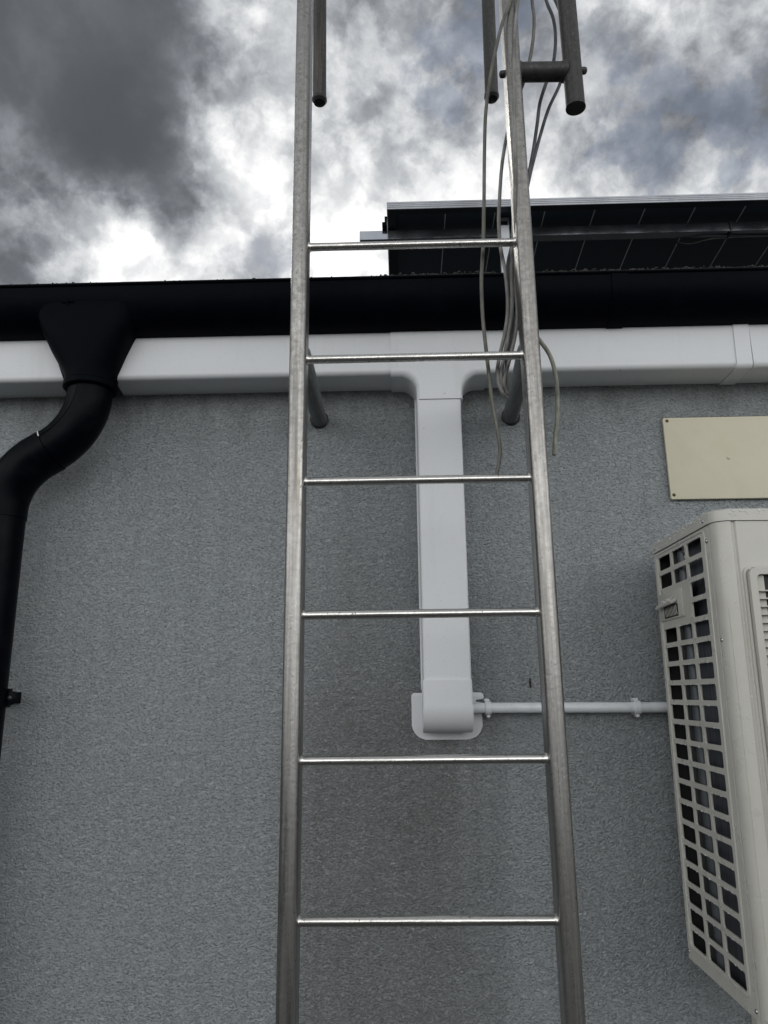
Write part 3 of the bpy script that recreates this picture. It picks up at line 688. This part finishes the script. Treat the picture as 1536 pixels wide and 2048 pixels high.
# front panel: one folded sheet with rounded corner and vertical pleats
pf = [(.0005, -.4335)]
pf += [(.0003, -.4345), (.0003, -.4405)]
cx_, cy_, r_ = .030, -.4405, .0295
for k in range(1, 12):
    a = PI * .5 * k / 11; pf.append((cx_ - r_ * math.cos(a), cy_ - r_ * math.sin(a)))
for xx, yy in ((.0308, -.4700), (.0320, -.4682), (.0335, -.4662), (.0375, -.4662), (.0390, -.4682), (.0402, -.4700), (.060, -.4700), (WX - .03, -.4700), (WX, -.44), (WX, -.434)): pf.append((xx, yy))
inn_ = [(min(max(x, .0018), WX - .0018), y + .0018 if y < -.436 else y) for x, y in pf]
bm = bmesh.new(); prism(bm, pf + inn_[::-1], 'z', -.612, .2935)
link('front_panel', bm, M['ac'], ac, angle=50)
bm = bmesh.new(); tube(bm, [(.004, -.4345, .28), (.004, -.4345, -.575)], .0022, 8); tube(bm, [(.0125, -.4633, .12), (.0125, -.4633, -.58)], .0016, 8)
link('panel_fold', bm, M['ac'], ac)
# lid
bm = bmesh.new()
lid = fillet([Vector(q) for q in [(-.003, -.098), (-.003, YF - .003), (WX + .003, YF - .003), (WX + .003, -.098)]], [.004, .034, .034, .004], 8)
prism(bm, [tuple(q) for q in lid], 'z', .2945, .3185, .004, 3)
lid_o = link('lid', bm, M['ac'], ac, angle=40)
# base, back, far side
bm = bmesh.new(); box(bm, .002, WX - .002, -.466, -.101, -.6115, -.600); link('base_pan', bm, M['ac'], ac, smooth=False)
bm = bmesh.new(); box(bm, WX - .002, WX, -.434, -.1, -.600, .2935); box(bm, .003, WX - .004, -.112, -.110, -.599, .293); box(bm, .034, .038, -.248, -.113, -.599, .293); link('rear_casing', bm, M['acdark'], ac, smooth=False)
bm = bmesh.new(); box(bm, .10, .11, -.43, -.115, -.599, .293); link('inner_baffle', bm, M['acdark'], ac, smooth=False)
# coil behind the grille
bm = bmesh.new(); box(bm, .022, .06, -.425, -.252, -.598, .291); link('coil', bm, M['fins'], ac, smooth=False)
bm = bmesh.new()
for y in (-.229,): tube(bm, [(.022, y, .285), (.024, y, -.595)], .0120, 14)
link('coil_tube', bm, M['copper'], ac)
bm = bmesh.new(); box(bm, .016, .033, -.212, -.182, -.598, .291, .005, 2); link('foam_strip', bm, M['foam'], ac)
bm = bmesh.new(); tube(bm, catmull([(.02, -.24, .285), (.022, -.238, .262), (.02, -.262, .262), (.024, -.262, .24)], 5), .0035, 8)
link('white_wire', bm, M['pvc'], ac)
# fan grille on the front
gx0, gx1, gz0, gz1 = .043, .60, -.50, .2030
def frame_rr(bm, a, b, c, d, w, r, y0, y1):
    o_ = fillet([Vector(q) for q in [(a, c), (b, c), (b, d), (a, d)]], [r] * 4, 6)
    i_ = fillet([Vector(q) for q in [(a + w, c + w), (b - w, c + w), (b - w, d - w), (a + w, d - w)]], [max(.004, r - w * .5)] * 4, 6)
    V = [[bm.verts.new((q[0], y, q[1])) for q in L] for L, y in ((o_, y0), (o_, y1), (i_, y1), (i_, y0))]
    n = len(o_)
    for s in range(4):
        A, B = V[s], V[(s + 1) % 4]
        for i in range(n): bm.faces.new((A[i], A[(i + 1) % n], B[(i + 1) % n], B[i]))
bm = bmesh.new(); frame_rr(bm, gx0, gx1, gz0, gz1, .0045, .018, -.4702, -.4735)
fan = link('fan_grille', bm, M['acg'], ac)
bm = bmesh.new(); frame_rr(bm, gx0 + .007, gx1 - .007, gz0 + .007, gz1 - .006, .0135, .016, -.4702, -.484)
bmesh.ops.bevel(bm, geom=[e for e in bm.edges if e.verts[0].co.y < -.4839 and e.verts[1].co.y < -.4839 and len(e.link_faces) == 2 and e.link_faces[0].normal.angle(e.link_faces[1].normal, 0) > .5], offset=.003, segments=2, affect='EDGES')
link('grille_frame', bm, M['acg'], fan)
bm = bmesh.new(); z = .1511
while z > gz0 + .028:
    box(bm, gx0 + .019, gx1 - .019, -.4832, -.474, z - .0014, z + .0014, .0006, 1); z -= .0154
link('grille_slats', bm, M['acg'], fan)
bm = bmesh.new(); box(bm, gx0 + .019, gx0 + .0385, -.4735, -.4712, gz0 + .02, gz1 - .021)
for i in range(5): box(bm, gx0 + .12 + i * .09, gx0 + .124 + i * .09, -.4765, -.4735, gz0 + .02, gz1 - .021)
link('grille_stays', bm, M['acg'], fan, smooth=False)
bm = bmesh.new(); box(bm, gx0 + .0385, gx1 - .019, -.4712, -.4704, gz0 + .018, gz1 - .019); link('fan_recess_shade', bm, M['acdark'], fan, smooth=False)  # dark sheet on the closed panel, painting the shaded recess
# screws
for x, y, z, n3, r in ((-.0032, -.418, .3045, (-1, 0, 0), .0042), (-.0032, -.118, .3045, (-1, 0, 0), .004), (-.001, -.4215, .262, (-1, 0, 0), .0045), (.0008, -.4405, .0585, (-1, 0, 0), .0045), (-.001, -.106, -.5955, (-1, 0, 0), .0035), (-.001, -.4235, -.596, (-1, 0, 0), .0045)):
    screw(x, y, z, r, n3, M['screw'], ac)
# raindrops
bm = bmesh.new(); rd = random.Random(5)
def drop(x, y, z, s): bmesh.ops.create_icosphere(bm, subdivisions=1, radius=1, matrix=Matrix.Translation((x, y, z)) @ Matrix.Diagonal((s, s, s * 1.15, 1)))
for h in holes:
    for k in range(rd.choice((2, 3, 4, 5, 6))): drop(-.0005, -rd.uniform(h[0], h[1]), h[3] - .0005, rd.uniform(.0007, .0014))
    for k in range(rd.choice((0, 1, 2))): drop(-.0008, -rd.uniform(h[0], h[1]), h[2] - .0003, rd.uniform(.0006, .0011))
for k in range(70): drop(-.0035, -rd.uniform(.11, .44), .3175 - rd.random() ** 3 * .02, rd.uniform(.0008, .0018))
for k in range(60): drop(rd.uniform(.03, .3), -.4735, .3165 - rd.random() ** 2 * .02, rd.uniform(.0010, .0022))
for k in range(26): drop(rd.uniform(.0, .16), -.4705 if k % 2 else -.4845, rd.uniform(-.3, .2), rd.uniform(.0008, .0017))
for k in range(45): drop(-.004 - rd.random() * .014, -rd.uniform(.13, .233), .170 - rd.random() * .01, rd.uniform(.0008, .0015))
for k in range(70): drop(gx0 + rd.uniform(.01, .2), -.478 - rd.random() * .005, gz1 - .008 - rd.random() ** 2 * .012, rd.uniform(.0008, .0020))
wd_ = link('water_droplets', bm, M['water'], ac); wd_['kind'] = 'stuff'
for q, side_ in ((.98, 'left'), (1.55, 'right')):
    bk = tag(empty('wall_bracket', (q, 0, -.66)), 'steel bracket under the %s half of the air conditioner' % side_, 'bracket')
    bm = bmesh.new(); box(bm, q, q + .04, -.46, -.002, -.668, -.636, .002, 1); box(bm, q, q + .04, -.034, -.001, -.95, -.669, .002, 1)
    par(link('arm', bm, M['acg']), bk)
